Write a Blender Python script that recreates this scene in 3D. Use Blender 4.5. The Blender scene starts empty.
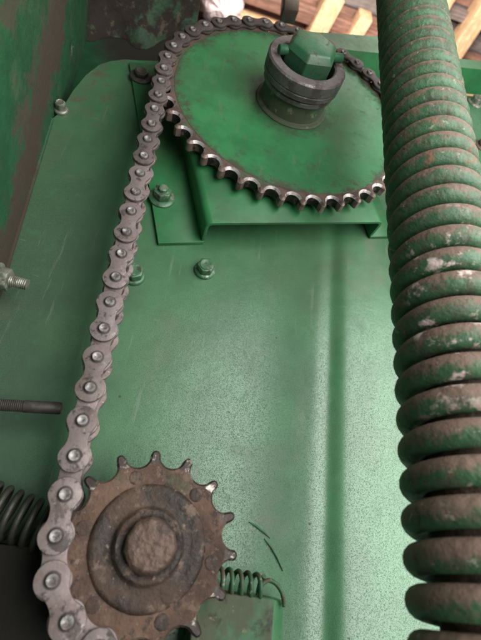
import bpy, bmesh, math, random
from mathutils import Vector, Matrix
random.seed(7)
S = 0.001                      # all lengths below are millimetres
sc = bpy.context.scene
COL = sc.collection
PI = math.pi

# ------------------------------------------------------------------ camera
F_PX, PITCH, YAW, ROLL = 424.87, 0.497685, -0.203577, 0.105825
CAM = Vector((-79.944, -247.606, -391.335))
cp, sp, cy, sy = math.cos(PITCH), math.sin(PITCH), math.cos(YAW), math.sin(YAW)
FWD = Vector((-sy * cp, cy * cp, sp))
RT0 = Vector((cy, sy, 0))
UP0 = RT0.cross(FWD)
RT = RT0 * math.cos(ROLL) + UP0 * math.sin(ROLL)
UP = -RT0 * math.sin(ROLL) + UP0 * math.cos(ROLL)
cam_d = bpy.data.cameras.new("camera")
cam_d.sensor_width = 36
cam_d.lens = 36 * F_PX / 640
cam_d.clip_start = 0.005
cam_d.clip_end = 50
cam_d.dof.use_dof = True
cam_d.dof.focus_distance = 0.315
cam_d.dof.aperture_fstop = 10.5
cam = bpy.data.objects.new("camera", cam_d)
COL.objects.link(cam)
m = Matrix.Identity(4)
for i in range(3):
    m[i][0], m[i][1], m[i][2], m[i][3] = RT[i], UP[i], -FWD[i], CAM[i] * S
cam.matrix_world = m
sc.camera = cam


def at(px, py, Y):
    """point in mm on the plane y = Y under a pixel of the photograph"""
    d = RT * ((px - 240.5) / F_PX) - UP * ((py - 320) / F_PX) + FWD
    return CAM + d * ((Y - CAM.y) / d.y)


def atz(px, py, Z):
    d = RT * ((px - 240.5) / F_PX) - UP * ((py - 320) / F_PX) + FWD
    return CAM + d * ((Z - CAM.z) / d.z)


# ------------------------------------------------------------------ light
w = bpy.data.worlds.new("World")
sc.world = w
w.use_nodes = True
bg = w.node_tree.nodes["Background"]
bg.inputs[0].default_value = (0.90, 0.95, 1.0, 1)
bg.inputs[1].default_value = 0.115
sc.view_settings.view_transform = 'Standard'
sc.view_settings.look = 'None'
sc.view_settings.exposure = 0
sc.view_settings.gamma = 1


def area(name, loc, target, sx, sy, power, col=(1, 1, 1)):
    l = bpy.data.lights.new(name, 'AREA')
    l.shape = 'RECTANGLE'
    l.size, l.size_y, l.energy, l.color = sx * S, sy * S, power, col
    o = bpy.data.objects.new(name, l)
    COL.objects.link(o)
    o.location = Vector(loc) * S
    o.rotation_euler = (Vector(target) - Vector(loc)).to_track_quat('-Z', 'Y').to_euler()
    return o


area("doorway_light", (365, -450, -275), (45, 50, -340), 760, 760, 12.4, (1.0, 0.99, 0.96))
area("roof_gap_light", (420, -420, 900), (40, 0, -100), 500, 500, 2.0, (1.0, 0.97, 0.93))
area("rafter_fill", (300, -300, 700), (500, 600, 1600), 600, 600, 80, (1.0, 0.93, 0.82))  # added fill lamp aimed at the roof to brighten the rafters

# ------------------------------------------------------------------ materials
MATS = {}


def mat(name, base, rough=0.5, metal=0.0, layers=(), bump=(), spec=0.5, rvar=0.0, coat=0.0):
    """layers: (colour, scale, low, high, strength, rough or None, metal or None, stretch or None)
    bump: (scale, strength, distance in mm)"""
    M = bpy.data.materials.new(name)
    M.use_nodes = True
    nt = M.node_tree
    N, L = nt.nodes, nt.links
    b = N["Principled BSDF"]
    tc = N.new("ShaderNodeTexCoord")
    oi = N.new("ShaderNodeObjectInfo")
    wv = N.new("ShaderNodeMath")
    wv.operation = 'MULTIPLY'
    L.new(oi.outputs["Random"], wv.inputs[0])
    wv.inputs[1].default_value = 37

    def noise(scale, detail=5, stretch=None, rough_=0.6):
        n = N.new("ShaderNodeTexNoise")
        n.noise_dimensions = '4D'
        n.inputs["Scale"].default_value = scale
        n.inputs["Detail"].default_value = detail
        n.inputs["Roughness"].default_value = rough_
        L.new(wv.outputs[0], n.inputs["W"])
        if stretch:
            mp = N.new("ShaderNodeMapping")
            mp.inputs["Scale"].default_value = stretch
            L.new(tc.outputs["Object"], mp.inputs[0])
            L.new(mp.outputs[0], n.inputs["Vector"])
        else:
            L.new(tc.outputs["Object"], n.inputs["Vector"])
        r_ = N.new("ShaderNodeMapRange")
        r_.clamp = False
        L.new(n.outputs[0], r_.inputs[0])
        r_.inputs[1].default_value, r_.inputs[2].default_value = 0.5 - 0.5 / 1.75, 0.5 + 0.5 / 1.75
        return r_.outputs[0]

    def ramp(src, lo, hi, strength=1.0):
        r = N.new("ShaderNodeMapRange")
        r.interpolation_type = 'SMOOTHSTEP'
        L.new(src, r.inputs[0])
        r.inputs[1].default_value, r.inputs[2].default_value = lo, hi
        r.inputs[3].default_value, r.inputs[4].default_value = 0, strength
        return r.outputs[0]

    def mixc(fac, a, bcol):
        x = N.new("ShaderNodeMix")
        x.data_type = 'RGBA'
        L.new(fac, x.inputs[0])
        if isinstance(a, tuple): x.inputs[6].default_value = (*a, 1)
        else: L.new(a, x.inputs[6])
        if isinstance(bcol, tuple): x.inputs[7].default_value = (*bcol, 1)
        else: L.new(bcol, x.inputs[7])
        return x.outputs[2]

    def mixf(fac, a, bb):
        x = N.new("ShaderNodeMix")
        x.data_type = 'FLOAT'
        L.new(fac, x.inputs[0])
        for s, v in ((x.inputs[2], a), (x.inputs[3], bb)):
            if isinstance(v, (int, float)): s.default_value = v
            else: L.new(v, s)
        return x.outputs[0]

    def math_(op, a, b_=None):
        x = N.new("ShaderNodeMath")
        x.operation = op
        for i, v in enumerate((a, b_)):
            if v is None: continue
            if isinstance(v, (int, float)): x.inputs[i].default_value = v
            else: L.new(v, x.inputs[i])
        return x.outputs[0]

    M_ = dict(nt=nt, N=N, L=L, tc=tc, noise=noise, ramp=ramp, mixc=mixc, mixf=mixf, math=math_, bsdf=b)
    c, r, me = tuple(base), rough, metal
    # slight tonal drift in the base
    c = mixc(ramp(noise(35, 4), 0.3, 0.7), tuple(v * 0.86 for v in base), tuple(min(1, v * 1.14) for v in base))
    for ly in layers:
        col, scale, lo, hi, st, lr, lm, stretch = (list(ly) + [None] * 8)[:8]
        if callable(scale): f = scale(M_)
        else: f = ramp(noise(scale, 7, stretch, 0.65), lo, hi, st)
        c = mixc(f, c, tuple(col))
        if lr is not None: r = mixf(f, r, lr)
        if lm is not None: me = mixf(f, me, lm)
    L.new(c, b.inputs["Base Color"])
    if rvar:
        r = math_('ADD', r, math_('MULTIPLY', math_('SUBTRACT', noise(220, 5), 0.5), rvar))
    for inp, v in (("Roughness", r), ("Metallic", me)):
        if isinstance(v, (int, float)): b.inputs[inp].default_value = v
        else: L.new(v, b.inputs[inp])
    b.inputs["Specular IOR Level"].default_value = spec
    nrm = None
    for scale, st, dist in bump:
        bn = N.new("ShaderNodeBump")
        bn.inputs["Strength"].default_value = st
        bn.inputs["Distance"].default_value = dist * S
        L.new(noise(scale, 3), bn.inputs["Height"])
        if nrm: L.new(nrm, bn.inputs["Normal"])
        nrm = bn.outputs[0]
    if nrm: L.new(nrm, b.inputs["Normal"])
    MATS[name] = M
    return M


GREEN = (0.022, 0.150, 0.048)


def sep(M_):
    s = M_['N'].new("ShaderNodeSeparateXYZ")
    M_['L'].new(M_['tc'].outputs["Object"], s.inputs[0])
    return s.outputs


def wall_grime(M_):
    # caked brown band along the fold of the side plate and up under the overhang
    x, y, z = sep(M_)
    n = M_['noise'](28, 6)
    n2 = M_['noise'](90, 6)
    # distance from the line  y = -0.19 z - 0.0145   (metres)
    d = M_['math']('ADD', M_['math']('ADD', y, M_['math']('MULTIPLY', z, 0.24)), 0.008)
    d = M_['math']('ABSOLUTE', d)
    d = M_['math']('ADD', d, M_['math']('MULTIPLY', M_['math']('SUBTRACT', n, 0.5), -0.055))
    d = M_['math']('ADD', d, M_['math']('MULTIPLY', M_['math']('SUBTRACT', n2, 0.5), -0.035))
    return M_['ramp'](d, 0.034, 0.016, 0.95)


def up_dust(lo, hi, st):
    def f(M_):
        g = M_['N'].new("ShaderNodeNewGeometry")
        s = M_['N'].new("ShaderNodeSeparateXYZ")
        M_['L'].new(g.outputs["Normal"], s.inputs[0])
        v = M_['math']('ADD', s.outputs[2], M_['math']('MULTIPLY', M_['math']('SUBTRACT', M_['noise'](170, 8, None, 0.8), 0.5), 2.2))
        return M_['ramp'](v, lo, hi, st)
    return f


def droppings(M_):
    x, y, z = sep(M_)
    n = M_['noise'](75, 4, None, 0.6)
    k = M_['ramp'](M_['math']('ADD', n, M_['math']('MULTIPLY', M_['math']('SUBTRACT', M_['noise'](330, 5), 0.5), 0.22)), 0.62, 0.78, 0.9)
    zm = M_['math']('MULTIPLY', M_['ramp'](z, -0.045, -0.005, 1.0), M_['ramp'](z, 0.10, 0.07, 1.0))
    xm = M_['math']('MULTIPLY', M_['ramp'](x, 0.012, -0.002, 1.0), M_['ramp'](y, 0.0, -0.010, 1.0))
    return M_['math']('MULTIPLY', M_['math']('MULTIPLY', k, zm), xm)


def specks(M_):
    v = M_['N'].new("ShaderNodeTexVoronoi")
    v.inputs["Scale"].default_value = 42
    M_['L'].new(M_['tc'].outputs["Object"], v.inputs["Vector"])
    return M_['ramp'](v.outputs["Distance"], 0.055, 0.03, 0.85)


def grease_ring(M_):
    x, y, z = sep(M_)
    ds = []
    for x0 in (0.0, 0.01905):
        dx = M_['math']('SUBTRACT', x, x0)
        d = M_['math']('SQRT', M_['math']('ADD', M_['math']('MULTIPLY', dx, dx), M_['math']('MULTIPLY', z, z)))
        ds.append(d)
    d = M_['math']('MINIMUM', *ds)
    return M_['ramp'](d, 0.0046, 0.0036, 0.85)


def rand_dirt(M_):
    oi = M_['N'].new("ShaderNodeObjectInfo")
    f = M_['ramp'](oi.outputs["Random"], 0.1, 1.0, 0.75)
    return M_['math']('MULTIPLY', f, M_['ramp'](M_['noise'](45, 4), 0.25, 0.75, 1.0))


def left_film_shade(M_):  # dirt film deepened with painted shade towards the panel's left side
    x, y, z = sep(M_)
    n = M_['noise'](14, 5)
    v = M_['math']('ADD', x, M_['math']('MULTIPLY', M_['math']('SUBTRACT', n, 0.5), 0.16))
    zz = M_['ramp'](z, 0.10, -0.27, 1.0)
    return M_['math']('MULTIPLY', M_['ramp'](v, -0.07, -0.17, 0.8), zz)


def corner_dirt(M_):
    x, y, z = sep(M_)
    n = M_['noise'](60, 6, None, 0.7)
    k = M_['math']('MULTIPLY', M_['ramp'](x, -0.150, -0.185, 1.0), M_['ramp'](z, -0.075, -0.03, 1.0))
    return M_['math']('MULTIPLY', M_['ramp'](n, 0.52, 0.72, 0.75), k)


mat('panel_paint', (0.042, 0.158, 0.066), 0.28, 0,
    [((0.095, 0.150, 0.075), 7, 0.35, 0.95, 0.55, 0.34),
     ((0.14, 0.18, 0.12), 30, 0.55, 1.0, 0.45, 0.40, None, (1.6, 1, 0.35)),
     ((0.028, 0.046, 0.026), left_film_shade, 0, 0, 0, 0.6),
     ((0.040, 0.150, 0.060), 60, 0.60, 0.80, 0.5, 0.55),
     ((0.026, 0.110, 0.044), 1900, 0.47, 0.66, 0.88, 0.85),
     ((0.16, 0.20, 0.15), 26, 0.70, 0.78, 0.35, 0.6, None, (7, 1, 0.5)),
     ((0.20, 0.23, 0.17), 48, 0.78, 0.84, 0.25, 0.6, None, (0.7, 1, 3)),
     ((0.085, 0.095, 0.060), 11, 0.60, 0.85, 0.5, 0.55),
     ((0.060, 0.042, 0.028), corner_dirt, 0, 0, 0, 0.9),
     ((0.035, 0.025, 0.018), specks, 0, 0, 0, 0.8)],
    [(25, 0.10, 3.0), (1700, 0.45, 0.10)], rvar=0.08, spec=0.85)
mat('green_paint', GREEN, 0.40, 0,
    [((0.075, 0.10, 0.06), 16, 0.35, 0.9, 0.50, 0.6),
     ((0.06, 0.038, 0.024), 50, 0.66, 0.85, 0.6, 0.8)],
    [(60, 0.1, 1.0), (700, 0.3, 0.1)], rvar=0.15)
def rim_grime(M_):
    x, y, z = sep(M_)
    r = M_['math']('SQRT', M_['math']('ADD', M_['math']('MULTIPLY', x, x), M_['math']('MULTIPLY', z, z)))
    n = M_['math']('MULTIPLY', M_['math']('SUBTRACT', M_['noise'](120, 7, None, 0.75), 0.5), 0.034)
    a = M_['ramp'](M_['math']('ADD', r, n), 0.104, 0.117, 0.85)
    b = M_['ramp'](M_['math']('ADD', r, n), 0.048, 0.038, 0.5)
    return M_['math']('MAXIMUM', a, b)


mat('disc_paint', (0.028, 0.170, 0.058), 0.40, 0,
    [((0.075, 0.125, 0.065), 14, 0.35, 0.95, 0.55, 0.5),
     ((0.045, 0.058, 0.030), 90, 0.62, 0.82, 0.5, 0.6),
     ((0.10, 0.13, 0.08), 60, 0.66, 0.74, 0.35, 0.6, 0, (4, 1, 0.6)),
     ((0.045, 0.036, 0.024), rim_grime, 0, 0, 0, 0.7),
     ((0.36, 0.38, 0.24), 55, 0.80, 0.88, 0.45, 0.7, 0, (0.8, 1, 2.6))],
    [(45, 0.15, 1.0), (1200, 0.4, 0.08)], rvar=0.15)
mat('dirty_green', (0.024, 0.115, 0.042), 0.5, 0,
    [((0.085, 0.075, 0.05), 22, 0.42, 0.62, 0.75, 0.8),
     ((0.03, 0.022, 0.015), 60, 0.55, 0.7, 0.7, 0.75),
     ((0.30, 0.27, 0.16), 150, 0.68, 0.74, 0.5, 0.8)],
    [(120, 0.35, 0.8)], rvar=0.2)
mat('wall_paint', (0.012, 0.068, 0.028), 0.5, 0,
    [((0.07, 0.075, 0.045), 30, 0.5, 0.8, 0.45, 0.7),
     ((0.045, 0.032, 0.020), 17, 0.58, 0.72, 0.8, 0.9),
     ((0.040, 0.027, 0.017), wall_grime, 0, 0, 0, 0.9),
     ((0.20, 0.20, 0.14), 60, 0.80, 0.86, 0.6, 0.8, 0, (1, 1, .7))],
    [(70, 0.5, 2.0), (300, 0.4, 0.6)], rvar=0.15)
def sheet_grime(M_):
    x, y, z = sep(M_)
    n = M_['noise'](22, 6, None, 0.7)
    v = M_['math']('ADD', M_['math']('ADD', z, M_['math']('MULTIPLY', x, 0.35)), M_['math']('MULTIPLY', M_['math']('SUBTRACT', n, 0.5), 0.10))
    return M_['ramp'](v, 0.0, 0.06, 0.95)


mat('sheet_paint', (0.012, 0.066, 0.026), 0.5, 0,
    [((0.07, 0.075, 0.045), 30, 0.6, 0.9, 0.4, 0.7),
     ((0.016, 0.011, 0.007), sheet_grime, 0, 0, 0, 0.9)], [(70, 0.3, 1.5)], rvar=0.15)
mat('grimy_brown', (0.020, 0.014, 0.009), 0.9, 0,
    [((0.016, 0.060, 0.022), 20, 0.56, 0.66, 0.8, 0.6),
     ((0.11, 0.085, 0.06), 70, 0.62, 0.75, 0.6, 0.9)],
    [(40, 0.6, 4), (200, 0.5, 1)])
mat('chain_steel', (0.245, 0.200, 0.195), 0.55, 0.4,
    [((0.085, 0.062, 0.052), rand_dirt, 0, 0, 0, 0.7, 0.2),
     ((0.022, 0.018, 0.015), 110, 0.60, 0.72, 0.85, 0.5, 0.1),
     ((0.150, 0.108, 0.098), 70, 0.30, 0.85, 0.85, 0.7, 0.2),
     ((0.040, 0.032, 0.028), 240, 0.58, 0.78, 0.85, 0.75, 0.1),
     ((0.36, 0.31, 0.30), 330, 0.66, 0.80, 0.6, 0.45, 0.6),
     ((0.030, 0.024, 0.021), grease_ring, 0, 0, 0, 0.6, 0.2)],
    [(260, 0.45, 0.4), (1300, 0.35, 0.10)], rvar=0.25)
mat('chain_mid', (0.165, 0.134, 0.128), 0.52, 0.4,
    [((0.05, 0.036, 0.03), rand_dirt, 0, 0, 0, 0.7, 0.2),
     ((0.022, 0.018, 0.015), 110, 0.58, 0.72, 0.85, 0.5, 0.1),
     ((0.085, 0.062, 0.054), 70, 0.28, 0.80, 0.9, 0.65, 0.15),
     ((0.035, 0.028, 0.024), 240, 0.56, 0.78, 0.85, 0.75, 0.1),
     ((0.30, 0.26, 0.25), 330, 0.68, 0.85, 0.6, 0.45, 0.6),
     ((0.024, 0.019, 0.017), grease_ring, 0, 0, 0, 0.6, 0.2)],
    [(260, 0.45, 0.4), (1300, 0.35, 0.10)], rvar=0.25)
mat('chain_dark', (0.105, 0.086, 0.080), 0.5, 0.4,
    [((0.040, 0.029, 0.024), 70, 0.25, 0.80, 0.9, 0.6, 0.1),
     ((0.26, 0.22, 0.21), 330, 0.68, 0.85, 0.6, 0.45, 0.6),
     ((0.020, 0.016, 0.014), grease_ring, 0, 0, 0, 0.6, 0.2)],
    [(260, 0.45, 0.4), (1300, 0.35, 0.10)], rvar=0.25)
mat('pin_steel', (0.30, 0.285, 0.27), 0.52, 0.5,
    [((0.08, 0.06, 0.05), 300, 0.42, 0.66, 0.85, 0.7, 0.2)],
    [(700, 0.4, 0.2)], rvar=0.2)
mat('roller_steel', (0.16, 0.13, 0.115), 0.5, 0.6,
    [((0.03, 0.024, 0.02), 150, 0.45, 0.6, 0.9, 0.6, 0.1)], [(400, 0.3, 0.2)])
mat('rim_rust', (0.13, 0.080, 0.062), 0.65, 0.25,
    [((0.045, 0.028, 0.022), 90, 0.45, 0.65, 0.8, 0.8, 0),
     ((0.03, 0.10, 0.04), 60, 0.58, 0.66, 0.6, 0.5, 0)],
    [(250, 0.5, 0.5)], rvar=0.2)
mat('tip_rust', (0.24, 0.165, 0.15), 0.5, 0.4,
    [((0.08, 0.05, 0.042), 160, 0.45, 0.7, 0.85, 0.8, 0.1)], [(250, 0.5, 0.5)], rvar=0.2)
mat('worn_steel', (0.50, 0.46, 0.45), 0.44, 0.5,
    [((0.22, 0.15, 0.13), 130, 0.48, 0.72, 0.85, 0.65, 0.3),
     ((0.06, 0.045, 0.04), 260, 0.60, 0.75, 0.8, 0.7, 0.1)],
    [(300, 0.4, 0.3)], rvar=0.2)
mat('seat_grease', (0.020, 0.017, 0.014), 0.5, 0.2,
    [((0.17, 0.115, 0.10), 120, 0.56, 0.68, 0.7, 0.6, 0.4)],
    [(200, 0.6, 0.8)], rvar=0.2)
mat('collar_steel', (0.155, 0.135, 0.130), 0.5, 0.35,
    [((0.06, 0.045, 0.038), 60, 0.45, 0.68, 0.8, 0.75, 0.1),
     ((0.30, 0.27, 0.25), 190, 0.64, 0.72, 0.6, 0.5, 0.5)],
    [(160, 0.35, 0.5), (700, 0.2, 0.1)], rvar=0.2)
mat('nut_paint', (0.024, 0.105, 0.048), 0.42, 0,
    [((0.08, 0.10, 0.065), 45, 0.48, 0.7, 0.5, 0.6),
     ((0.05, 0.035, 0.025), 110, 0.64, 0.74, 0.6, 0.8)],
    [(90, 0.3, 0.8)], rvar=0.2)
mat('rust', (0.120, 0.070, 0.048), 0.85, 0.05,
    [((0.050, 0.031, 0.023), 40, 0.35, 0.75, 0.9, 0.85, 0),
     ((0.185, 0.125, 0.092), 95, 0.56, 0.80, 0.7, 0.9, 0),
     ((0.050, 0.066, 0.036), 34, 0.62, 0.78, 0.65, 0.7, 0),
     ((0.020, 0.015, 0.012), 150, 0.60, 0.72, 0.8, 0.7, 0),
     ((0.24, 0.19, 0.15), 420, 0.66, 0.82, 0.6, 0.8, 0)],
    [(60, 0.6, 2.0), (260, 0.6, 0.8), (700, 0.6, 0.35)], rvar=0.2)
mat('tooth_wear', (0.045, 0.033, 0.028), 0.5, 0.4,
    [((0.42, 0.38, 0.34), 140, 0.52, 0.68, 0.9, 0.4, 0.7)], [(300, 0.5, 0.4)], rvar=0.2)
mat('rust_mid', (0.075, 0.047, 0.033), 0.75, 0.15,
    [((0.022, 0.016, 0.013), 38, 0.40, 0.62, 0.9, 0.6, 0),
     ((0.19, 0.135, 0.10), 95, 0.58, 0.76, 0.75, 0.85, 0),
     ((0.30, 0.25, 0.21), 300, 0.68, 0.84, 0.6, 0.6, 0.3)],
    [(60, 0.6, 2.0), (260, 0.6, 0.8), (700, 0.6, 0.35)], rvar=0.2)
mat('rust_dark', (0.060, 0.038, 0.027), 0.7, 0.2,
    [((0.025, 0.018, 0.015), 60, 0.42, 0.62, 0.85, 0.7, 0),
     ((0.16, 0.11, 0.08), 130, 0.60, 0.74, 0.6, 0.85, 0)],
    [(60, 0.6, 2.0), (420, 0.7, 0.45)], rvar=0.2)
mat('bolt_rust', (0.13, 0.085, 0.065), 0.6, 0.35,
    [((0.05, 0.034, 0.027), 70, 0.45, 0.62, 0.85, 0.7, 0.1),
     ((0.30, 0.26, 0.22), 150, 0.70, 0.86, 0.7, 0.5, 0.5)],
    [(60, 0.6, 2.0), (240, 0.6, 0.9)], rvar=0.2)
mat('spring_paint', (0.038, 0.112, 0.050), 0.50, 0,
    [((0.060, 0.052, 0.034), 140, 0.40, 0.80, 0.75, 0.7),
     ((0.215, 0.125, 0.103), up_dust(-0.55, 0.25, 0.80), 0, 0, 0, 0.78),
     ((0.24, 0.095, 0.062), 75, 0.62, 0.85, 0.75, 0.85),
     ((0.050, 0.032, 0.026), 260, 0.62, 0.85, 0.7, 0.8),
     ((0.36, 0.33, 0.27), 200, 0.71, 0.76, 0.6, 0.85),
     ((0.66, 0.54, 0.50), droppings, 0, 0, 0, 0.8)],
    [(90, 0.5, 1.4), (300, 0.5, 0.6), (900, 0.4, 0.2)], rvar=0.2)
mat('spring_dark', (0.055, 0.055, 0.045), 0.5, 0.45,
    [((0.02, 0.018, 0.014), 90, 0.45, 0.6, 0.8, 0.6, 0.1)], [(300, 0.4, 0.3)])
mat('spring_green', (0.030, 0.105, 0.045), 0.5, 0.0,
    [((0.10, 0.06, 0.04), 120, 0.5, 0.62, 0.8, 0.7, 0.1),
     ((0.4, 0.38, 0.33), 260, 0.66, 0.72, 0.7, 0.5, 0.5)], [(300, 0.4, 0.3)])
mat('zinc', (0.30, 0.30, 0.25), 0.42, 0.6,
    [((0.05, 0.085, 0.045), 120, 0.48, 0.6, 0.8, 0.55, 0.1),
     ((0.08, 0.055, 0.04), 200, 0.58, 0.68, 0.7, 0.8, 0.1)], [(350, 0.4, 0.3)], rvar=0.2)
mat('bolt_green', (0.055, 0.15, 0.075), 0.38, 0.1,
    [((0.30, 0.33, 0.26), 160, 0.55, 0.66, 0.7, 0.35, 0.5),
     ((0.05, 0.035, 0.025), 140, 0.60, 0.7, 0.8, 0.7, 0)], [(300, 0.4, 0.3)], rvar=0.2)
mat('dark_stud', (0.075, 0.068, 0.060), 0.55, 0.45,
    [((0.03, 0.024, 0.02), 130, 0.45, 0.62, 0.8, 0.7, 0.1)], [(300, 0.4, 0.3)])
mat('block_black', (0.009, 0.008, 0.006), 0.75, 0.0,
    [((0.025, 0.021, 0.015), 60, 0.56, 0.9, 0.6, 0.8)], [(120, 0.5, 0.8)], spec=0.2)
mat('scuff', (0.034, 0.135, 0.060), 0.6, 0, [((0.045, 0.06, 0.035), 200, 0.5, 0.6, 0.6)], [])
mat('wood_pale', (0.52, 0.33, 0.20), 0.7, 0,
    [((0.36, 0.20, 0.095), 14, 0.45, 0.65, 0.7, None, None, (8, 0.7, 8)),
     ((0.16, 0.08, 0.04), 30, 0.62, 0.7, 0.7, None, None, (9, 0.5, 9))], [(60, 0.2, 2)])
mat('wood_brown', (0.20, 0.098, 0.072), 0.75, 0,
    [((0.09, 0.042, 0.03), 10, 0.42, 0.62, 0.8, None, None, (0.6, 8, 8))], [(60, 0.2, 2)])
mat('wood_grey', (0.16, 0.13, 0.125), 0.75, 0,
    [((0.07, 0.05, 0.045), 10, 0.42, 0.62, 0.8, None, None, (0.6, 8, 8))], [(60, 0.2, 2)])
mat('white_sheet', (0.55, 0.44, 0.45), 0.4, 0, [((0.6, 0.45, 0.47), 25, 0.5, 0.65, 0.6)], [(40, 0.8, 8)])

# ------------------------------------------------------------------ mesh helpers
ORG = {}          # object -> world origin in mm


class MB:
    def __init__(s):
        s.v, s.f, s.mi = [], [], []

    def add(s, vs, fs, mi=0):
        o = len(s.v)
        s.v += [Vector(p) for p in vs]
        s.f += [[i + o for i in f] for f in fs]
        s.mi += [mi] * len(fs)
        return s

    def box(s, a, b, mi=0):
        (x0, y0, z0), (x1, y1, z1) = a, b
        return s.add([(x, y, z) for x in (x0, x1) for y in (y0, y1) for z in (z0, z1)],
                     [(0, 1, 3, 2), (4, 6, 7, 5), (0, 4, 5, 1), (2, 3, 7, 6), (0, 2, 6, 4), (1, 5, 7, 3)], mi)

    def hexa(s, lo, hi, mi=0):
        """two quads (4 points each) joined"""
        return s.add(list(lo) + list(hi), [(0, 1, 2, 3), (7, 6, 5, 4), (0, 4, 5, 1), (1, 5, 6, 2), (2, 6, 7, 3), (3, 7, 4, 0)], mi)

    def prism(s, pts, y0, y1, mi=0):
        """outline in (x, z) pushed from y0 to y1"""
        n = len(pts)
        vs = [(p[0], y0, p[1]) for p in pts] + [(p[0], y1, p[1]) for p in pts]
        fs = [list(range(n)), list(range(2 * n - 1, n - 1, -1))] + [(i, i + n, (i + 1) % n + n, (i + 1) % n) for i in range(n)]
        return s.add(vs, fs, mi)

    def lathe(s, prof, c=(0, 0, 0), seg=32, mi=0, axis='Y', jitter=0, phase=0):
        """profile of (radius, y) turned about the axis through c"""
        c = Vector(c)
        vs, fs, rings = [], [], []
        for r, h in prof:
            if r < 1e-6:
                rings.append([len(vs)])
                vs.append((0, h, 0))
            else:
                ring = []
                for k in range(seg):
                    a = 2 * PI * k / seg + phase
                    rr = r * (1 + random.uniform(-jitter, jitter))
                    ring.append(len(vs))
                    vs.append((rr * math.cos(a), h, rr * math.sin(a)))
                rings.append(ring)
        for A, B in zip(rings, rings[1:]):
            for k in range(seg):
                k2 = (k + 1) % seg
                if len(A) == 1 and len(B) == 1: break
                if len(A) == 1: fs.append((A[0], B[k], B[k2]))
                elif len(B) == 1: fs.append((A[k], B[0], A[k2]))
                else: fs.append((A[k], B[k], B[k2], A[k2]))
        if axis == 'X': vs = [(y, x, z) for x, y, z in vs]
        return s.add([Vector(p) + c for p in vs], fs, mi)

    def tube(s, pts, r, seg=10, mi=0, cap=True):
        pts = [Vector(p) for p in pts]
        n = len(pts)
        vs, fs = [], []
        ref = Vector((0, 1, 0))
        prev = None
        for i, p in enumerate(pts):
            t = (pts[min(i + 1, n - 1)] - pts[max(i - 1, 0)]).normalized()
            if prev is None:
                u = t.orthogonal().normalized()
            else:
                u = (prev - t * prev.dot(t)).normalized()
            prev = u
            v = t.cross(u)
            rr = r(i / (n - 1)) if callable(r) else r
            for k in range(seg):
                a = 2 * PI * k / seg
                vs.append(p + (u * math.cos(a) + v * math.sin(a)) * rr)
        for i in range(n - 1):
            for k in range(seg):
                a, b = i * seg + k, i * seg + (k + 1) % seg
                fs.append((a, b, b + seg, a + seg))
        if cap:
            fs.append(list(range(seg - 1, -1, -1)))
            fs.append([(n - 1) * seg + k for k in range(seg)])
        return s.add(vs, fs, mi)

    def mesh(s, mats, origin=(0, 0, 0), bevel=0, bseg=2, smooth=35):
        o = Vector(origin)
        me = bpy.data.meshes.new("mesh")
        me.from_pydata([(p - o) * S for p in s.v], [], s.f)
        for mm in (mats if isinstance(mats, (list, tuple)) else [mats]):
            me.materials.append(MATS[mm])
        me.polygons.foreach_set("material_index", s.mi)
        bm = bmesh.new()
        bm.from_mesh(me)
        bmesh.ops.remove_doubles(bm, verts=bm.verts, dist=1e-6)
        bmesh.ops.recalc_face_normals(bm, faces=bm.faces)
        if bevel:
            es = [e for e in bm.edges if len(e.link_faces) == 2 and e.calc_face_angle(0) > math.radians(40)]
            bmesh.ops.bevel(bm, geom=es, offset=bevel * S, segments=bseg, profile=0.5, affect='EDGES', clamp_overlap=True)
        th = math.radians(smooth)
        for f in bm.faces: f.smooth = True
        for e in bm.edges:
            e.smooth = len(e.link_faces) == 2 and e.calc_face_angle(0) < th
        bm.to_mesh(me)
        bm.free()
        return me

    def build(s, name, mats, parent=None, origin=None, **kw):
        if origin is None: origin = ORG[parent] if parent else Vector((0, 0, 0))
        return link(name, s.mesh(mats, origin, **kw), parent, origin)


def link(name, me, parent=None, origin=(0, 0, 0), rot=None):
    o = bpy.data.objects.new(name, me)
    COL.objects.link(o)
    origin = Vector(origin)
    ORG[o] = origin
    if parent:
        o.parent = parent
        o.location = (origin - ORG[parent]) * S
    else:
        o.location = origin * S
    if rot: o.rotation_euler = rot
    return o


def tag(o, label, cat=None, group=None, kind=None):
    o["label"] = label
    if cat: o["category"] = cat
    if group: o["group"] = group
    if kind: o["kind"] = kind
    return o


def thing(name, label, cat, loc=(0, 0, 0), group=None):
    return tag(link(name, None, None, loc), label, cat, group)


def rot2(p, a):
    return (p[0] * math.cos(a) - p[1] * math.sin(a), p[0] * math.sin(a) + p[1] * math.cos(a))


# ------------------------------------------------------------------ setting: the housing
YP = 50.0                                     # face of the back panel
TILT = math.radians(18)                       # the housing's own level line
wall_x = lambda z: -197 - 18 / 188 * (z + 242)

# back panel: pressed sheet with a shallow vertical bead and a rounded upper left corner
mb = MB()
LEAN = 8 / 270
us = sorted(set([-240, -225, -216, -213, -211, -209.5, -208, -205.5, -203, -199, -195, -190, -186, -180, -174, -165, -159, -150, -130, -110, -90, -60, -30, 0, 18] +
                [26 + 1.5 * i for i in range(32)] + [80, 110, 150, 200, 260, 330, 420]))


def bead(u):
    t = (u - 46) / 15.0
    return -2.6 * (0.5 + 0.5 * math.tanh(t * 1.5)) + 2.3 * math.exp(-((u - 47.5) / 8.0) ** 2)


def ztop(x):
    if x > -120: return 197 + (x - 234) * math.tan(TILT)
    # rounded corner measured on the photograph
    pts = [(-240, -70), (-216, -64), (-211, -50), (-208, -14), (-203, 14), (-195, 36), (-186, 47), (-174, 56), (-159, 62), (-120, 80)]
    for (x0, z0), (x1, z1) in zip(pts, pts[1:]):
        if x0 <= x <= x1: return z0 + (z1 - z0) * (x - x0) / (x1 - x0)
    return -190


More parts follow.
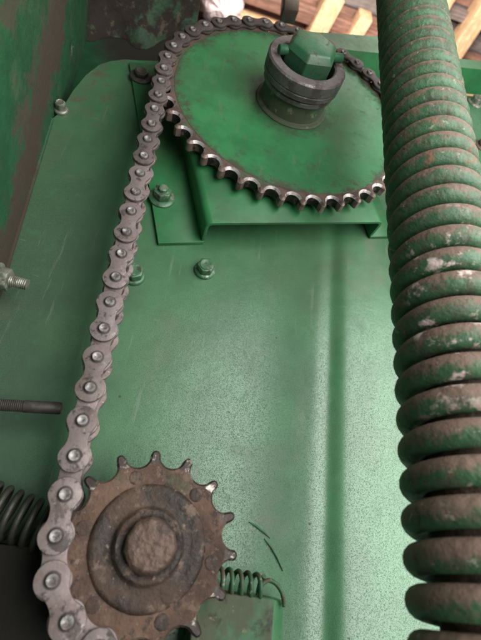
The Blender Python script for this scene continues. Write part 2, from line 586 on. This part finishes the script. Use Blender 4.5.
rows = 26
cols = []
for u in us + []:
    col = []
    zt = ztop(u)
    for r in range(rows + 1):
        z = -640 + (zt + 640) * r / rows
        ln = LEAN * (z + 413) if u > 0 else LEAN * (z + 413) * max(0, (u + 120) / 120)
        wob = 0.5 * math.sin(u * 0.021 + 1) * math.sin(z * 0.013)
        col.append((u + 8 * min(1, max(0, (u + 120) / 120)) + ln, YP + bead(u) + wob, z))
    cols.append(col)
vs = [p for c in cols for p in c]
R1 = rows + 1
fs = [(i * R1 + j, (i + 1) * R1 + j, (i + 1) * R1 + j + 1, i * R1 + j + 1) for i in range(len(cols) - 1) for j in range(rows)]
n0 = len(vs)
vs2 = [(p[0], p[1] + 3.0, p[2]) for p in vs]
fs2 = [tuple(reversed([i + n0 for i in f])) for f in fs]
edge = [(i * R1 + rows, (i + 1) * R1 + rows) for i in range(len(cols) - 1)]
edge += [(j, j + 1) for j in range(rows)] + [((len(cols) - 1) * R1 + j + 1, (len(cols) - 1) * R1 + j) for j in range(rows)]
fs3 = [(a, b, b + n0, a + n0) for a, b in edge]
mb.add(vs + vs2, fs + fs2 + fs3)
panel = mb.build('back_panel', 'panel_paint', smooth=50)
tag(panel, 'large green painted sheet panel with a shallow vertical bead, behind everything', kind='structure')

# sheet behind the panel's rounded corner
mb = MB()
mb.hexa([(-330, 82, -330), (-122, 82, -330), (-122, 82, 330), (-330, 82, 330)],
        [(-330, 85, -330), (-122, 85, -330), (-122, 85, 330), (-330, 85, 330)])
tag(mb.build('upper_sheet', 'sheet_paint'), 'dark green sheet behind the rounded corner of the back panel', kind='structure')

# side wall on the left
mb = MB()
zs = [-640, -330, -242, -150, -54, 60, 200, 330]
ys = [81, 40, -10, -80, -180]
vs, fs = [], []
for off in (0, -3):
    for z in zs:
        for y in ys: vs.append((wall_x(z) + off - (0 if y < 50 else 0), y, z))
n1 = len(zs) * len(ys)
for i in range(len(zs) - 1):
    for j in range(len(ys) - 1):
        a = i * len(ys) + j
        fs += [(a, a + 1, a + 1 + len(ys), a + len(ys)), (a + n1, a + len(ys) + n1, a + 1 + len(ys) + n1, a + 1 + n1)]
mb.add(vs, fs)
tag(mb.build('side_wall', 'wall_paint', smooth=60), 'green side plate at the left with a band of caked brown dirt', kind='structure')

# bent seam where the side plate meets the panel
sw = bpy.data.objects['side_wall']
mb = MB()
mb.tube([(wall_x(z) + 0.2, 48.6, z) for z in (-330, -242, -150, -62)], 1.9, 12)
mb.build('seam', 'wall_paint', sw, smooth=60)

# grimy overhang at the top left
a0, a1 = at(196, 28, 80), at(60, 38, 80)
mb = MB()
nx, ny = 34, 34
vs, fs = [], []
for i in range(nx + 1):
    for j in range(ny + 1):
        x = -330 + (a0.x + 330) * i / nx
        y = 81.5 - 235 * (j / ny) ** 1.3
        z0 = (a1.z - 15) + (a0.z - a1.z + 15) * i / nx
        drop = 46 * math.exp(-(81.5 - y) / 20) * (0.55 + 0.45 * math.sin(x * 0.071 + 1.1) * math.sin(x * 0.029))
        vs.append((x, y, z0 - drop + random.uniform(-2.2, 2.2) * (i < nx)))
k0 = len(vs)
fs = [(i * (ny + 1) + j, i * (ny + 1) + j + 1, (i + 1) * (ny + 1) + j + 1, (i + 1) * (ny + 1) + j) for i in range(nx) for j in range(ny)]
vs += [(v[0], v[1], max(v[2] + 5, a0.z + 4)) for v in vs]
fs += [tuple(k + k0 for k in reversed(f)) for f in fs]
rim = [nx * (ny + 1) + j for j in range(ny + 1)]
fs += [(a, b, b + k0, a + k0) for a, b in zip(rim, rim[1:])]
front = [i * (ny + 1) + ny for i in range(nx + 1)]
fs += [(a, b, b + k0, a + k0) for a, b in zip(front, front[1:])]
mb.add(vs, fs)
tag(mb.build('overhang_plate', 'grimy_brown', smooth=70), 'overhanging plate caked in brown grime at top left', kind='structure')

# top ledge: folded lip of the panel, underside and front face
mb = MB()
yl = 14.0
front_top = [at(x, y, yl) for x, y in ((303, 31.5), (340, 33.5), (378, 36.5), (443, 57), (481, 61), (560, 70))]
front_bot = [at(x, y, yl) for x, y in ((303, 47), (340, 49), (378, 53), (443, 65.5), (481, 69.5), (560, 79))]
vs, fs = [], []
nn = len(front_top)
for t_, b_ in zip(front_top, front_bot):
    back = Vector((b_.x, YP - 0.5, b_.z))
    vs += [t_, b_, back, Vector((t_.x, yl + 3, t_.z)), Vector((b_.x, yl + 3, b_.z + 3)), Vector((b_.x, YP - 0.5, b_.z + 3))]
for i in range(nn - 1):
    a, b = i * 6, i * 6 + 6
    for j in range(6):
        fs.append((a + j, a + (j + 1) % 6, b + (j + 1) % 6, b + j)) if j in (0, 1) else None
    fs += [(a + 3, b + 3, b + 4, a + 4), (a + 4, b + 4, b + 5, a + 5), (a, b, b + 3, a + 3), (a + 2, b + 2, b + 5, a + 5)]
fs += [(0, 1, 4, 3), (1, 2, 5, 4)]
mb.add(vs, fs)
tag(mb.build('top_ledge', 'green_paint', smooth=30), 'green folded lip along the top edge of the back panel', kind='structure')

# ------------------------------------------------------------------ bearing bracket (hat channel), tilted with the housing
BO = (-61.0, -160.0)


def bl(lx, y, lz):
    x, z = rot2((lx, lz), TILT)
    return Vector((BO[0] + x, y, BO[1] + z))


br = thing('bearing_bracket', 'green pressed steel channel bracket bolted behind the large sprocket', 'bracket', bl(0, YP, 0))
H = 232


def profile_part(prof, lz0, lz1, name, t=3.0):
    """open profile of (lx, y) thickened and run along local z"""
    m_ = MB()
    n = len(prof)
    L_, R_ = [], []
    for i in range(n):
        a = Vector(prof[max(i - 1, 0)])
        b = Vector(prof[min(i + 1, n - 1)])
        d = (b - a).normalized()
        nrm = Vector((-d.y, d.x))
        p = Vector(prof[i])
        L_.append(p)
        R_.append(p + nrm * t)
    ring = L_ + R_[::-1]
    k = len(ring)
    vs_ = [bl(p.x, p.y, lz0) for p in ring] + [bl(p.x, p.y, lz1) for p in ring]
    fs_ = [(i, (i + 1) % k, (i + 1) % k + k, i + k) for i in range(k)]
    for i in range(n - 1):
        fs_.append((i, i + 1, k - 2 - i, k - 1 - i))
        fs_.append((i + k, k - 1 - i + k, k - 2 - i + k, i + 1 + k))
    m_.add(vs_, fs_)
    return m_.build(name, 'green_paint', br, bevel=0.5, smooth=35)


def arc(cx, cyy, r, a0, a1, n=5):
    return [(cx + r * math.cos(math.radians(a0 + (a1 - a0) * i / n)), cyy + r * math.sin(math.radians(a0 + (a1 - a0) * i / n))) for i in range(n + 1)]


yf, yb = 22.0, 45.5
hat = arc(6, yf + 6, 6, 180, 270) + arc(167, yf + 6, 6, 270, 360)
profile_part([(0, yb - 0.2)] + hat + [(173, yb - 0.2)], 0, H, 'channel')
for x0, x1, dy in ((-37, 2.5, 0), (170.5, 200, -2.6)):
    mb = MB()
    mb.hexa([bl(x0, 46.2 + dy, -1), bl(x1, 46.2 + dy, -1), bl(x1, 46.2 + dy, H), bl(x0, 46.2 + dy, H)],
            [bl(x0, 49.4 + dy, -1), bl(x1, 49.4 + dy, -1), bl(x1, 49.4 + dy, H), bl(x0, 49.4 + dy, H)])
    mb.build('foot_flange', 'green_paint', br, bevel=0.6)

# ------------------------------------------------------------------ bolts
GB = 'flange bolts in the green panel'


def panel_bolt(px, py, y0, label, af=13, fr=9.0, hh=9, m='bolt_green', ph=0.2, stud=0, name='hex_flange_bolt', group=GB, pos=None):
    c = at(px, py, y0) if pos is None else Vector(pos)
    t = thing(name, label, 'bolt', c, group)
    R = af / 2 / math.cos(PI / 6)
    f = MB()
    f.lathe([(0, y0 + .0), (fr, y0), (fr, y0 - 1.2), (fr * .93, y0 - 2), (R * .98, y0 - 2.6), (0, y0 - 2.6)], (c.x, 0, c.z), 28)
    f.build('flange', m, t, smooth=40)
    h = MB()
    pts = [(R * math.cos(ph + k * PI / 3), R * math.sin(ph + k * PI / 3)) for k in range(6)]
    h.prism([(c.x + a, c.z + b) for a, b in pts], y0 - 2.4, y0 - hh)
    h.build('head', m, t, bevel=0.9, bseg=2)
    if stud:
        s_ = MB()
        s_.lathe([(0, y0 - hh + 1), (stud, y0 - hh + 1), (stud, y0 - hh - 3), (stud * .8, y0 - hh - 3.8), (0, y0 - hh - 3.8)], (c.x, 0, c.z), 18)
        s_.build('stud_end', m, t)
    else:
        s_ = MB()
        s_.lathe([(0, y0 - hh - .25), (af * .28, y0 - hh - .25), (af * .33, y0 - hh - .6), (af * .40, y0 - hh - .6), (af * .42, y0 - hh + .2)], (c.x, 0, c.z), 24)
        s_.build('head_rim', m, t)
    return t


panel_bolt(204.5, 270.5, 49.6, 'green and silver hex flange bolt on open panel just below the bracket')
panel_bolt(134, 276, 49.6, 'green hex flange bolt half hidden behind the chain', ph=0.5)
panel_bolt(162, 198, 46.0, 'green hex bolt with wide flange on the bracket foot beside the chain', af=14, fr=11.5, hh=10, ph=0.4, stud=4)
panel_bolt(141, 77, 46.0, 'grimy washer head bolt at the upper end of the bracket foot', af=13, fr=11.5, hh=7, m='dark_stud', ph=0.1)
panel_bolt(474.5, 103, 47.4, 'silver hex bolt right of the coil spring, under the top ledge', af=14, fr=11, hh=9, m='zinc', ph=0.3)
panel_bolt(481, 146, 47.4, 'rusty bolt cut by the right edge of the picture', af=12, fr=10, hh=7, m='bolt_rust', ph=0.3)
panel_bolt(61, 110.5, 49.6, 'small pale square headed bolt at the rounded panel corner', af=8.5, fr=6.5, hh=9, m='zinc', ph=0.6)


def threaded(mb_, p0, p1, r, pitch, mi=0):
    """rod with real thread ridges along X"""
    n = int((p1 - p0).length / pitch * 2)
    pts = [p0.lerp(p1, i / n) for i in range(n + 1)]
    mb_.tube(pts, lambda t: r if int(round(t * n)) % 2 else r * 0.86, 16, mi)


# bolt through the side wall, nut and bare thread
tip = at(27.5, 285, 30)
root = at(-4, 277, 30)
t = thing('wall_bolt', 'dull silver bolt end with nut sticking out of the left side plate', 'bolt', root)
mb = MB()
threaded(mb, root, tip, 4.0, 1.25)
mb.build('thread', 'zinc', t)
ax = (tip - root).normalized()
nb = root.lerp(tip, 0.10)
mb = MB()
u_ = Vector((0, 1, 0))
v_ = ax.cross(u_).normalized()
u_ = v_.cross(ax)
ring0 = [nb + (u_ * math.cos(k * PI / 3) + v_ * math.sin(k * PI / 3)) * 8.2 for k in range(6)]
ring1 = [p + ax * 7 for p in ring0]
mb.add(ring0 + ring1, [list(range(5, -1, -1)), list(range(6, 12))] + [(k, (k + 1) % 6, (k + 1) % 6 + 6, k + 6) for k in range(6)])
mb.build('nut', 'zinc', t, bevel=0.8)
mb = MB()
mb.tube([root - ax * 2, root + ax * 1.8], 10.5, 24)
mb.build('washer', 'zinc', t, bevel=0.4)

# dark threaded stud lower down
tip = at(61.5, 408.5, 30)
root = at(-40, 402.5, 30)
t = thing('threaded_stud', 'dark threaded rod pointing right towards the chain from the left edge', 'rod', root)
mb = MB()
threaded(mb, root, root.lerp(tip, 0.62), 3.7, 1.1)
mb.build('thread', 'dark_stud', t)
mb = MB()
mb.tube([root.lerp(tip, 0.62), root.lerp(tip, 0.985), tip], lambda k: 3.75 if k < .9 else 3.2, 18)
mb.build('shank', 'dark_stud', t)

# ------------------------------------------------------------------ roller chain geometry
P = 19.05
YM = 12.5                                       # middle plane of chain and sprockets
N1, N2 = 41, 15
R1_, R2_ = 124.43, 45.81
PHI, S0, LS = 3.180195, -426.443, 390.191
nv = Vector((math.cos(PHI), math.sin(PHI)))
tv = Vector((math.sin(PHI), -math.cos(PHI)))
if tv.y < 0: tv = -tv
T1 = nv * R1_
C2 = T1 - tv * LS - nv * R2_


def pin_at(k):
    s = S0 + P * k
    if s < -LS:
        a = (-LS - s) / R2_
        am = math.radians(252) - PHI
        if a <= am: return C2 + R2_ * Vector((math.cos(PHI + a), math.sin(PHI + a)))
        e = (a - am) * R2_
        d = PHI + am
        return C2 + R2_ * Vector((math.cos(d), math.sin(d))) + e * Vector((-math.sin(d), math.cos(d)))
    if s < 0: return T1 + tv * s
    a = s / R1_
    am = PHI - math.radians(14)
    if a <= am: return R1_ * Vector((math.cos(PHI - a), math.sin(PHI - a)))
    e = (a - am) * R1_
    d = PHI - am
    # strand runs on down behind the coil spring to the right
    return R1_ * Vector((math.cos(d), math.sin(d))) + e * Vector((math.sin(d), -math.cos(d))) * 1 + Vector((0.0, 0)) 


K0, K1 = -10, 66

# ------------------------------------------------------------------ sprockets
def sprocket_outline(n, R, rr, rtip, phase, seat=64, tipw=2.1, worn=0.0):
    pts = []
    for i in range(n):
        a = phase + 2 * PI * i / n
        for j in range(-5, 6):
            b = math.radians(seat * j / 5)
            # inward direction is -radial; swing by b
            rad = R - rr * math.cos(b)
            tan = rr * math.sin(b)
            pts.append((rad * math.cos(a) - tan * math.sin(a), rad * math.sin(a) + tan * math.cos(a)))
        h = a + PI / n
        wv_ = random.uniform(-worn, worn)
        half = R * math.sin(PI / n)
        for rad, tan in ((min(R + (rtip - R) * .45, rtip - 2.4), -tipw * 1.22), (rtip - .6 + wv_, -tipw * .8), (rtip + wv_, 0), (rtip - .6 + wv_, tipw * .8), (min(R + (rtip - R) * .45, rtip - 2.4), tipw * 1.22)):
            pts.append((rad * math.cos(h) - tan * math.sin(h), rad * math.sin(h) + tan * math.cos(h)))
    return pts


def toothed_ring(pts, c, r_in, yf_, yb_, cham, mats_ix, tips=False, r_mid=1e9):
    """ring with chamfered tooth edges; material slots: face, chamfer, flank"""
    n = len(pts)
    ins = []
    for i in range(n):
        a, b = Vector(pts[i - 1]), Vector(pts[(i + 1) % n])
        d = (b - a).normalized()
        nrm = Vector((-d.y, d.x))          # inward for a ccw outline
        ins.append(Vector(pts[i]) + nrm * cham)
    inn = []
    for p in ins:
        v = Vector(p).normalized() * r_in
        inn.append(v)
    mb = MB()
    L = lambda pp, y: [(c[0] + p[0], y, c[1] + p[1]) for p in pp]
    mid = [p if p.length < r_mid else p.normalized() * r_mid for p in ins]
    loops = [L(inn, yf_), L(mid, yf_), L(ins, yf_ + 0.002), L(pts, yf_ + cham), L(pts, yb_ - cham), L(ins, yb_), L(inn, yb_)]
    for (a, b), mi in zip(zip(loops, loops[1:]), mats_ix):
        for i in range(n):
            tip_ = tips and not (i % 16 < 10)
            mb.add([a[i], a[(i + 1) % n], b[(i + 1) % n], b[i]], [(0, 1, 2, 3)], (3 if (tip_ and mi in (1, 2)) or mi == 4 else mi))
    return mb


# large sprocket
big = thing('large_sprocket', 'large green chain sprocket with worn silver teeth, in the upper part', 'sprocket', (0, YM, 0))
ph1 = PHI - (S0 + 23 * P) / R1_
outl = sprocket_outline(N1, R1_, 6.3, R1_ + 3.0, ph1, 74, 2.3, 0.35)
mb = toothed_ring(outl, (0, 0), 108, 6.7, 18.6, 1.9, [0, 0, 1, 2, 1, 0], True)
mb.build('toothed_rim', ['rim_rust', 'worn_steel', 'seat_grease', 'tip_rust'], big, smooth=40)
mb = MB()
mb.lathe([(0, 6.4), (60, 6.4), (113.2, 6.4), (114.6, 6.5), (115.0, 7.2), (115.0, 17.4), (112, 18.6), (0, 18.6)], (0, 0, 0), 120)
mb.build('disc', 'disc_paint', big, smooth=40)

mb = MB()
mb.lathe([(30, 7), (35.6, 7), (35.9, 5.4), (35.2, 4.4), (32.6, 4.0), (32.0, 3.2), (31.4, -13.5), (29.5, -15)], (0, 0, 0), 56, jitter=0.004)
mb.build('hub', 'dirty_green', big, smooth=28)
mb = MB()
mb.lathe([(24, -14), (33.6, -14.4), (34.6, -15.4), (34.6, -18.6), (33.4, -19.8), (24, -20)], (0, 0, 0), 60, jitter=0.003)
mb.build('spacer_ring', 'collar_steel', big, smooth=35)
mb = MB()
mb.lathe([(25.0, -20.6), (34.6, -20.6), (36.4, -21.8), (36.7, -26.0), (36.1, -26.6), (36.1, -27.2), (36.7, -27.8), (36.8, -36.6), (35.4, -38.2), (27.6, -38.6), (26.2, -37.2), (26.0, -24)], (0, 0, 0), 64, jitter=0.003)
mb.build('collar', 'collar_steel', big, smooth=32)
# shaft end: worn painted hexagon head with a cross pin
mb = MB()
nh = 6
ring = lambda r, y, ph=0.32, j=0.0: [(r * math.cos(ph + k * PI / 3) * (1 + random.uniform(-j, j)), y, r * math.sin(ph + k * PI / 3) * (1 + random.uniform(-j, j))) for k in range(nh)]
lv = [ring(24.2, -10), ring(24.2, -47.5, j=.015), ring(20.4, -53.0, j=.03), ring(15.5, -54.2, j=.04)]
vs = [p for l in lv for p in l] + [(0.8, -54.6, 0.5)]
fs = [(l * 6 + k, l * 6 + (k + 1) % 6, l * 6 + 6 + (k + 1) % 6, l * 6 + 6 + k) for l in range(3) for k in range(6)] + [(18 + k, 18 + (k + 1) % 6, 24) for k in range(6)]
mb.add(vs, fs)
nut = mb.build('shaft_nut', 'nut_paint', big, bevel=1.3, bseg=3, smooth=24)
mb = MB()
pa = math.radians(16)
dx, dz = math.cos(pa), math.sin(pa)
mb.tube([(-31 * dx, -44, -31 * dz), (-30 * dx, -44, -30 * dz), (-10 * dx, -44, -10 * dz), (10 * dx, -44, 10 * dz), (30.5 * dx, -44, 30.5 * dz), (31.5 * dx, -44, 31.5 * dz)],
        lambda k: 3.2 if k in (0, 1) else 4.1, 16)
mb.build('cross_pin', 'nut_paint', nut, smooth=50)

# small sprocket
sm = thing('small_sprocket', 'small brown rusty fifteen tooth sprocket at the bottom left', 'sprocket', (C2.x, YM, C2.y))
ph2 = PHI + (-LS - S0) / R2_
outl = sprocket_outline(N2, R2_ + 1.4, 7.5, R2_ + 3.0, ph2, 54, 2.1, 0.5)
mb = toothed_ring(outl, (C2.x, C2.y), 26, 7.0, 17.5, 1.1, [0, 4, 1, 2, 1, 0], True, 41.0)
mb.build('toothed_disc', ['rust', 'rust_mid', 'rust_dark', 'tooth_wear'], sm, smooth=40)
mb = MB()
mb.lathe([(26, 8), (30.4, 7.2), (29.6, 5.9), (28.4, 5.0), (26.4, 4.7), (23, 5.2), (19.4, 5.6), (18.2, 5.0), (17.4, 2.6), (16.4, 1.8), (14.4, 2.2), (12.2, 3.0)], (C2.x, 0, C2.y), 56, jitter=0.006)
mb.build('hub_flange', 'rust_mid', sm, smooth=50)
mb = MB()
mb.lathe([(13.6, 5), (13.4, -1), (13.1, -3.2), (12.0, -4.4), (11.2, -4.6), (8, -4.3), (5, -4.8), (2.5, -4.4), (0, -4.5)], (C2.x + 0.6, 0, C2.y + 0.3), 11, jitter=0.045)
mb.build('axle_head', 'bolt_rust', sm, bevel=0.7, smooth=30)
for k in range(6):
    a = math.radians(112 + 60 * k)
    mb = MB()
    c = (C2.x + 34.6 * math.cos(a), 0, C2.y + 34.6 * math.sin(a))
    mb.lathe([(3.9, 7.15), (3.6, 6.85), (2.4, 6.8), (1.2, 6.9), (0, 6.9)], c, 18, jitter=0.05)
    mb.build('rivet', 'rust_dark', sm, smooth=60)

# ------------------------------------------------------------------ chain links (shared meshes)
def plate_outline(r, wst):
    top = []
    for i in range(13):
        t_ = i / 12
        c = (0.5 + 0.5 * math.cos(2 * PI * t_)) ** 1.5
        top.append((P * t_, wst + (r - wst) * c))
    right = [(P + r * math.sin(a), r * math.cos(a)) for a in [PI * i / 12 for i in range(1, 12)]]
    bot = [(x, -h) for x, h in reversed(top)]
    left = [(-r * math.sin(a), -r * math.cos(a)) for a in [PI * i / 12 for i in range(1, 12)]]
    return top + right + bot + left


def two_plates(r, wst, d0, d1, mm='chain_steel'):
    m_ = MB()
    o = plate_outline(r, wst)[::-1]
    m_.prism(o, -d1, -d0)
    m_.prism(o, d0, d1)
    return m_.mesh(mm, bevel=0.55, bseg=2, smooth=40)


outer_me = two_plates(8.4, 5.3, 8.75, 11.1)
inner_me = two_plates(8.9, 5.7, 6.2, 8.5)
tone_me = {'chain_steel': (outer_me, inner_me)}
for mm in ('chain_mid', 'chain_dark'):  # darker copies of the chain steel, graded towards the upper links
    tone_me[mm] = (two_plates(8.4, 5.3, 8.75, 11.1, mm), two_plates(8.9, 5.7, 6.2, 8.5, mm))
mb = MB()
mb.lathe([(0, -12.2), (1.2, -12.25), (1.7, -12.75), (2.6, -12.75), (3.05, -12.2), (3.0, -11.0), (2.95, 11), (3.05, 12.2), (2.4, 12.7), (0, 12.5)], seg=20)
pin_me = mb.mesh('pin_steel', smooth=50)
mb = MB()
mb.lathe([(3.2, -6.1), (5.5, -6.1), (5.9, -5.7), (5.9, 5.7), (5.5, 6.1), (3.2, 6.1)], seg=22)
roller_me = mb.mesh('roller_steel', smooth=40)

chain = thing('roller_chain', 'grey steel roller chain running from small sprocket over the large one', 'chain', (T1.x, YM, T1.y - 200))
for k in range(K0, K1):
    A, B = pin_at(k), pin_at(k + 1)
    d = B - A
    ang = math.atan2(d.y, d.x)
    outer = (k % 2 == 0)
    o = link('outer_link' if outer else 'inner_link', tone_me['chain_steel' if k < 16 else 'chain_mid' if k < 23 else 'chain_dark'][0 if outer else 1], chain, (A.x, YM, A.y), (0, -ang + random.uniform(-.006, .006), 0))
    for x in (0, P):
        c = bpy.data.objects.new('pin' if outer else 'roller', pin_me if outer else roller_me)
        COL.objects.link(c)
        c.parent = o
        c.location = (x * S, 0, 0)
        c.rotation_euler = (0, random.uniform(0, 6), 0)

# ------------------------------------------------------------------ the big coil spring
SP_TOP, SP_BOT = Vector((88.5, -74.8, 140)), Vector((66.3, -72.0, -470))
OD, WIRE, PITCH_S, PHASE = 60.2, 12.9, 15.65, 0.17
axis = (SP_TOP - SP_BOT)
length = axis.length
axn = axis.normalized()
ux = Vector((1, 0, 0))
ux = (ux - axn * ux.dot(axn)).normalized()
uy = axn.cross(ux)
turns = length / PITCH_S
seg_t = 44
pts = []
for i in range(int(turns * seg_t) + 1):
    a = 2 * PI * i / seg_t
    z = PITCH_S * i / seg_t
    rr = (OD - WIRE) / 2
    pts.append(SP_BOT + axn * z + ux * (rr * math.cos(a + PHASE * 2 * PI)) + uy * (rr * math.sin(a + PHASE * 2 * PI)))
spr = thing('coil_spring', 'thick green coil spring with rusty dusty coils, upright at the right edge', 'spring', (67, -73, -300))
mb = MB()
mb.tube(pts, WIRE / 2, 16)
mb.build('coil', 'spring_paint', spr, smooth=60)
mb = MB()
mb.tube([SP_BOT, SP_BOT.lerp(SP_TOP, .5), SP_TOP], 17.0, 28)
mb.build('guide_rod', 'rust_mid', spr, smooth=50)

# ------------------------------------------------------------------ small springs behind the small sprocket
def helix(p0, p1, r, pitch, phase=0, seg=22):
    d = p1 - p0
    n = d.normalized()
    a_ = n.orthogonal().normalized()
    b_ = n.cross(a_)
    T = d.length / pitch
    out = []
    for i in range(int(T * seg) + 1):
        t_ = 2 * PI * i / seg + phase
        out.append(p0 + n * (pitch * i / seg) + (a_ * math.cos(t_) + b_ * math.sin(t_)) * r)
    return out


t = thing('dark_tension_spring', 'dark greasy tension spring at left edge passing behind the chain', 'spring', at(20, 518, 32))
mb = MB()
mb.tube(helix(at(-45, 492, 32), at(75, 541, 34), 11.8, 6.1, 0.4), 1.75, 9)
mb.build('coil', 'spring_dark', t, smooth=60)

t = thing('hooked_spring', 'small green tension spring with hooked end right of the small sprocket', 'spring', at(240, 582, 30))
ha = at(190, 575, 31)
hb = at(264, 588, 31)
mb = MB()
hp = helix(ha, hb, 6.2, 5.6, 1.0)
mb.tube(hp, 1.35, 9)
mb.build('coil', 'spring_green', t, smooth=60)
hk = [at(x, y, yy) for x, y, yy in ((259, 593, 27), (260.5, 587, 26), (264, 582.5, 26), (269, 580.5, 26.5), (275, 583, 27), (280, 589, 28), (283, 597, 29), (284, 606, 31))]
sm_pts = []
for i in range(len(hk) - 1):
    p0, p1, p2, p3 = hk[max(i - 1, 0)], hk[i], hk[i + 1], hk[min(i + 2, len(hk) - 1)]
    for j in range(5):
        u = j / 5
        sm_pts.append(0.5 * ((2 * p1) + (p2 - p0) * u + (2 * p0 - 5 * p1 + 4 * p2 - p3) * u * u + (3 * p1 - p0 - 3 * p2 + p3) * u ** 3))
mb = MB()
mb.tube(sm_pts + [hk[-1]], 1.25, 9)
mb.build('hook', 'spring_green', t, smooth=60)

# box bracket the small spring hooks onto
t = thing('spring_bracket', 'dirty dark green box bracket under the hooked spring at bottom', 'bracket', at(245, 620, 40))
A, B = at(196, 590, 26), at(275, 598.5, 26)
B2 = at(284, 600.5, 34)
lo = -520
mb = MB()
mb.hexa([(A.x, 26, A.z), (B.x, 26, B.z), (B.x - 3, 26, lo), (A.x, 26, lo)],
        [(A.x, 49.2, A.z), (B.x, 49.2, B.z), (B.x - 3, 49.2, lo), (A.x, 49.2, lo)])
mb.build('body', 'dirty_green', t, bevel=1.2, bseg=3)
mb = MB()
mb.hexa([(B.x - 1, 27.5, B.z - .6), (B2.x, 34, B2.z), (B2.x - 3, 34, lo), (B.x - 4, 27.5, lo)],
        [(B.x - 1, 48.5, B.z - .6), (B2.x, 48.5, B2.z), (B2.x - 3, 48.5, lo), (B.x - 4, 48.5, lo)])
mb.build('side_flange', 'green_paint', t, bevel=0.8)

# plain dark block filling the black area at the bottom left
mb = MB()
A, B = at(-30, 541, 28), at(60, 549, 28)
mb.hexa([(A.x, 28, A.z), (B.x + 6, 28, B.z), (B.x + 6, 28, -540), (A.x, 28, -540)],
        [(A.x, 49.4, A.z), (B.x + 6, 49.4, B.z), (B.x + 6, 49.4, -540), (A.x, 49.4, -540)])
o = mb.build('dark_block', 'block_black', None, origin=at(15, 640, 40), bevel=1.5)
tag(o, 'plain black block under the dark spring in the bottom left corner', 'block')

# scuffed arc lines on the panel
for i, (pp) in enumerate((((249, 522), (256, 526), (263, 531.5), (270, 538)), ((264.5, 539), (271, 547), (277, 557), (283, 571)))):
    mb = MB()
    mb.tube([at(x, y, 50.15) for x, y in pp], lambda k: 0.25 + 0.75 * math.sin(PI * min(max(k, 0.05), .95)), 8)
    tag(mb.build('scuff_mark', 'scuff', None, origin=at(*pp[0], 48.4)),
        ('upper' if i == 0 else 'lower') + ' of two dark curved scuff lines on panel beside the hooked spring', 'scuff')

# ------------------------------------------------------------------ shed roof beyond the top edge
GR = 'roof rafters of the shed'


def beam(name, label, x0, x1, y0, y1, z0, z1, m_, group, skew=0.0, cat='beam'):
    mb = MB()
    mb.hexa([(x0, y0, z0), (x1, y0, z0), (x1 + skew, y1, z0), (x0 + skew, y1, z0)],
            [(x0, y0, z1), (x1, y0, z1), (x1 + skew, y1, z1), (x0 + skew, y1, z1)])
    return tag(mb.build(name, m_, None, origin=((x0 + x1) / 2, (y0 + y1) / 2, z0), bevel=3), label, cat, group)


beam('roof_rafter', 'pale wooden rafter with square cut end above the shaft nut', 300, 378, 560, 1500, 1600, 1700, 'wood_pale', GR, -110)
beam('roof_rafter', 'short pale wooden rafter end left of the coil spring', 462, 520, 590, 1500, 1600, 1680, 'wood_pale', GR, -110)
beam('roof_rafter', 'long pale rafter right of the coil spring, reaching the ledge', 872, 935, -200, 1500, 1600, 1690, 'wood_pale', GR, 60)
beam('roof_rafter', 'pale rafter partly hidden behind top of the coil spring', 700, 770, -200, 1500, 1610, 1690, 'wood_pale', GR, 60)
GP = 'roof boards of the shed'
yy = -2300
roof = tag(link('shed_roof', None, None, (500, 700, 1705)), 'brown boarded shed roof seen beyond the machine', kind='structure')
while yy < 1600:
    wd = random.choice((120, 140, 150))
    mb = MB()
    zz = 1705 + random.uniform(0, 8)
    mb.box((-2000, yy, zz), (2400, yy + wd - 10, zz + 18))
    mb.build('roof_board', random.choice(('wood_brown', 'wood_brown', 'wood_brown', 'wood_grey')), roof, bevel=2)
    yy += wd
for i, (y0, h_, m_) in enumerate(((640, 60, 'wood_brown'), (745, 45, 'wood_pale'), (840, 70, 'wood_brown'), (470, 40, 'wood_grey'), (330, 60, 'wood_brown'))):
    mb = MB()
    mb.box((-900, y0, 1640 + 6 * i), (1800, y0 + h_, 1690 + 3 * i))
    mb.build('roof_batten', m_, roof, bevel=3)
# crumpled white sheet
mb = MB()
c = atz(222, 6, 1560)
ring = []
for k in range(26):
    a = 2 * PI * k / 26
    ring.append((c.x + (84 + random.uniform(-6, 6)) * math.cos(a), c.y + (90 + random.uniform(-8, 8)) * math.sin(a)))
vs = [(x, y, 1560 + random.uniform(-5, 5)) for x, y in ring] + [(c.x + (x - c.x) * .5, c.y + (y - c.y) * .5, 1530 + random.uniform(-14, 14)) for x, y in ring] + [(c.x, c.y, 1525)] + [(x, y, 1590) for x, y in ring]
fs = [(k, (k + 1) % 26, 26 + (k + 1) % 26, 26 + k) for k in range(26)] + [(26 + k, 26 + (k + 1) % 26, 52) for k in range(26)] + [(k, (k + 1) % 26, 53 + (k + 1) % 26, 53 + k) for k in range(26)]
mb.add(vs, fs)
tag(mb.build('plastic_sheet', 'white_sheet', None, origin=(c.x, c.y, 1560), smooth=80), 'bright pinkish white crumpled sheet above the left of the large sprocket', 'sheet')
# small green bracket end peeping over the sprocket
c = at(292, 9, 95)
mb = MB()
mb.hexa([at(284, 9, 95), at(299, 11, 95), at(301, -12, 95), at(286, -14, 95)], [p + Vector((0, 25, 6)) for p in (at(284, 9, 95), at(299, 11, 95), at(301, -12, 95), at(286, -14, 95))])
tag(mb.build('frame_end', 'wall_paint', None, origin=c, bevel=2), 'dark green square frame end peeping over the large sprocket near the nut', 'frame')
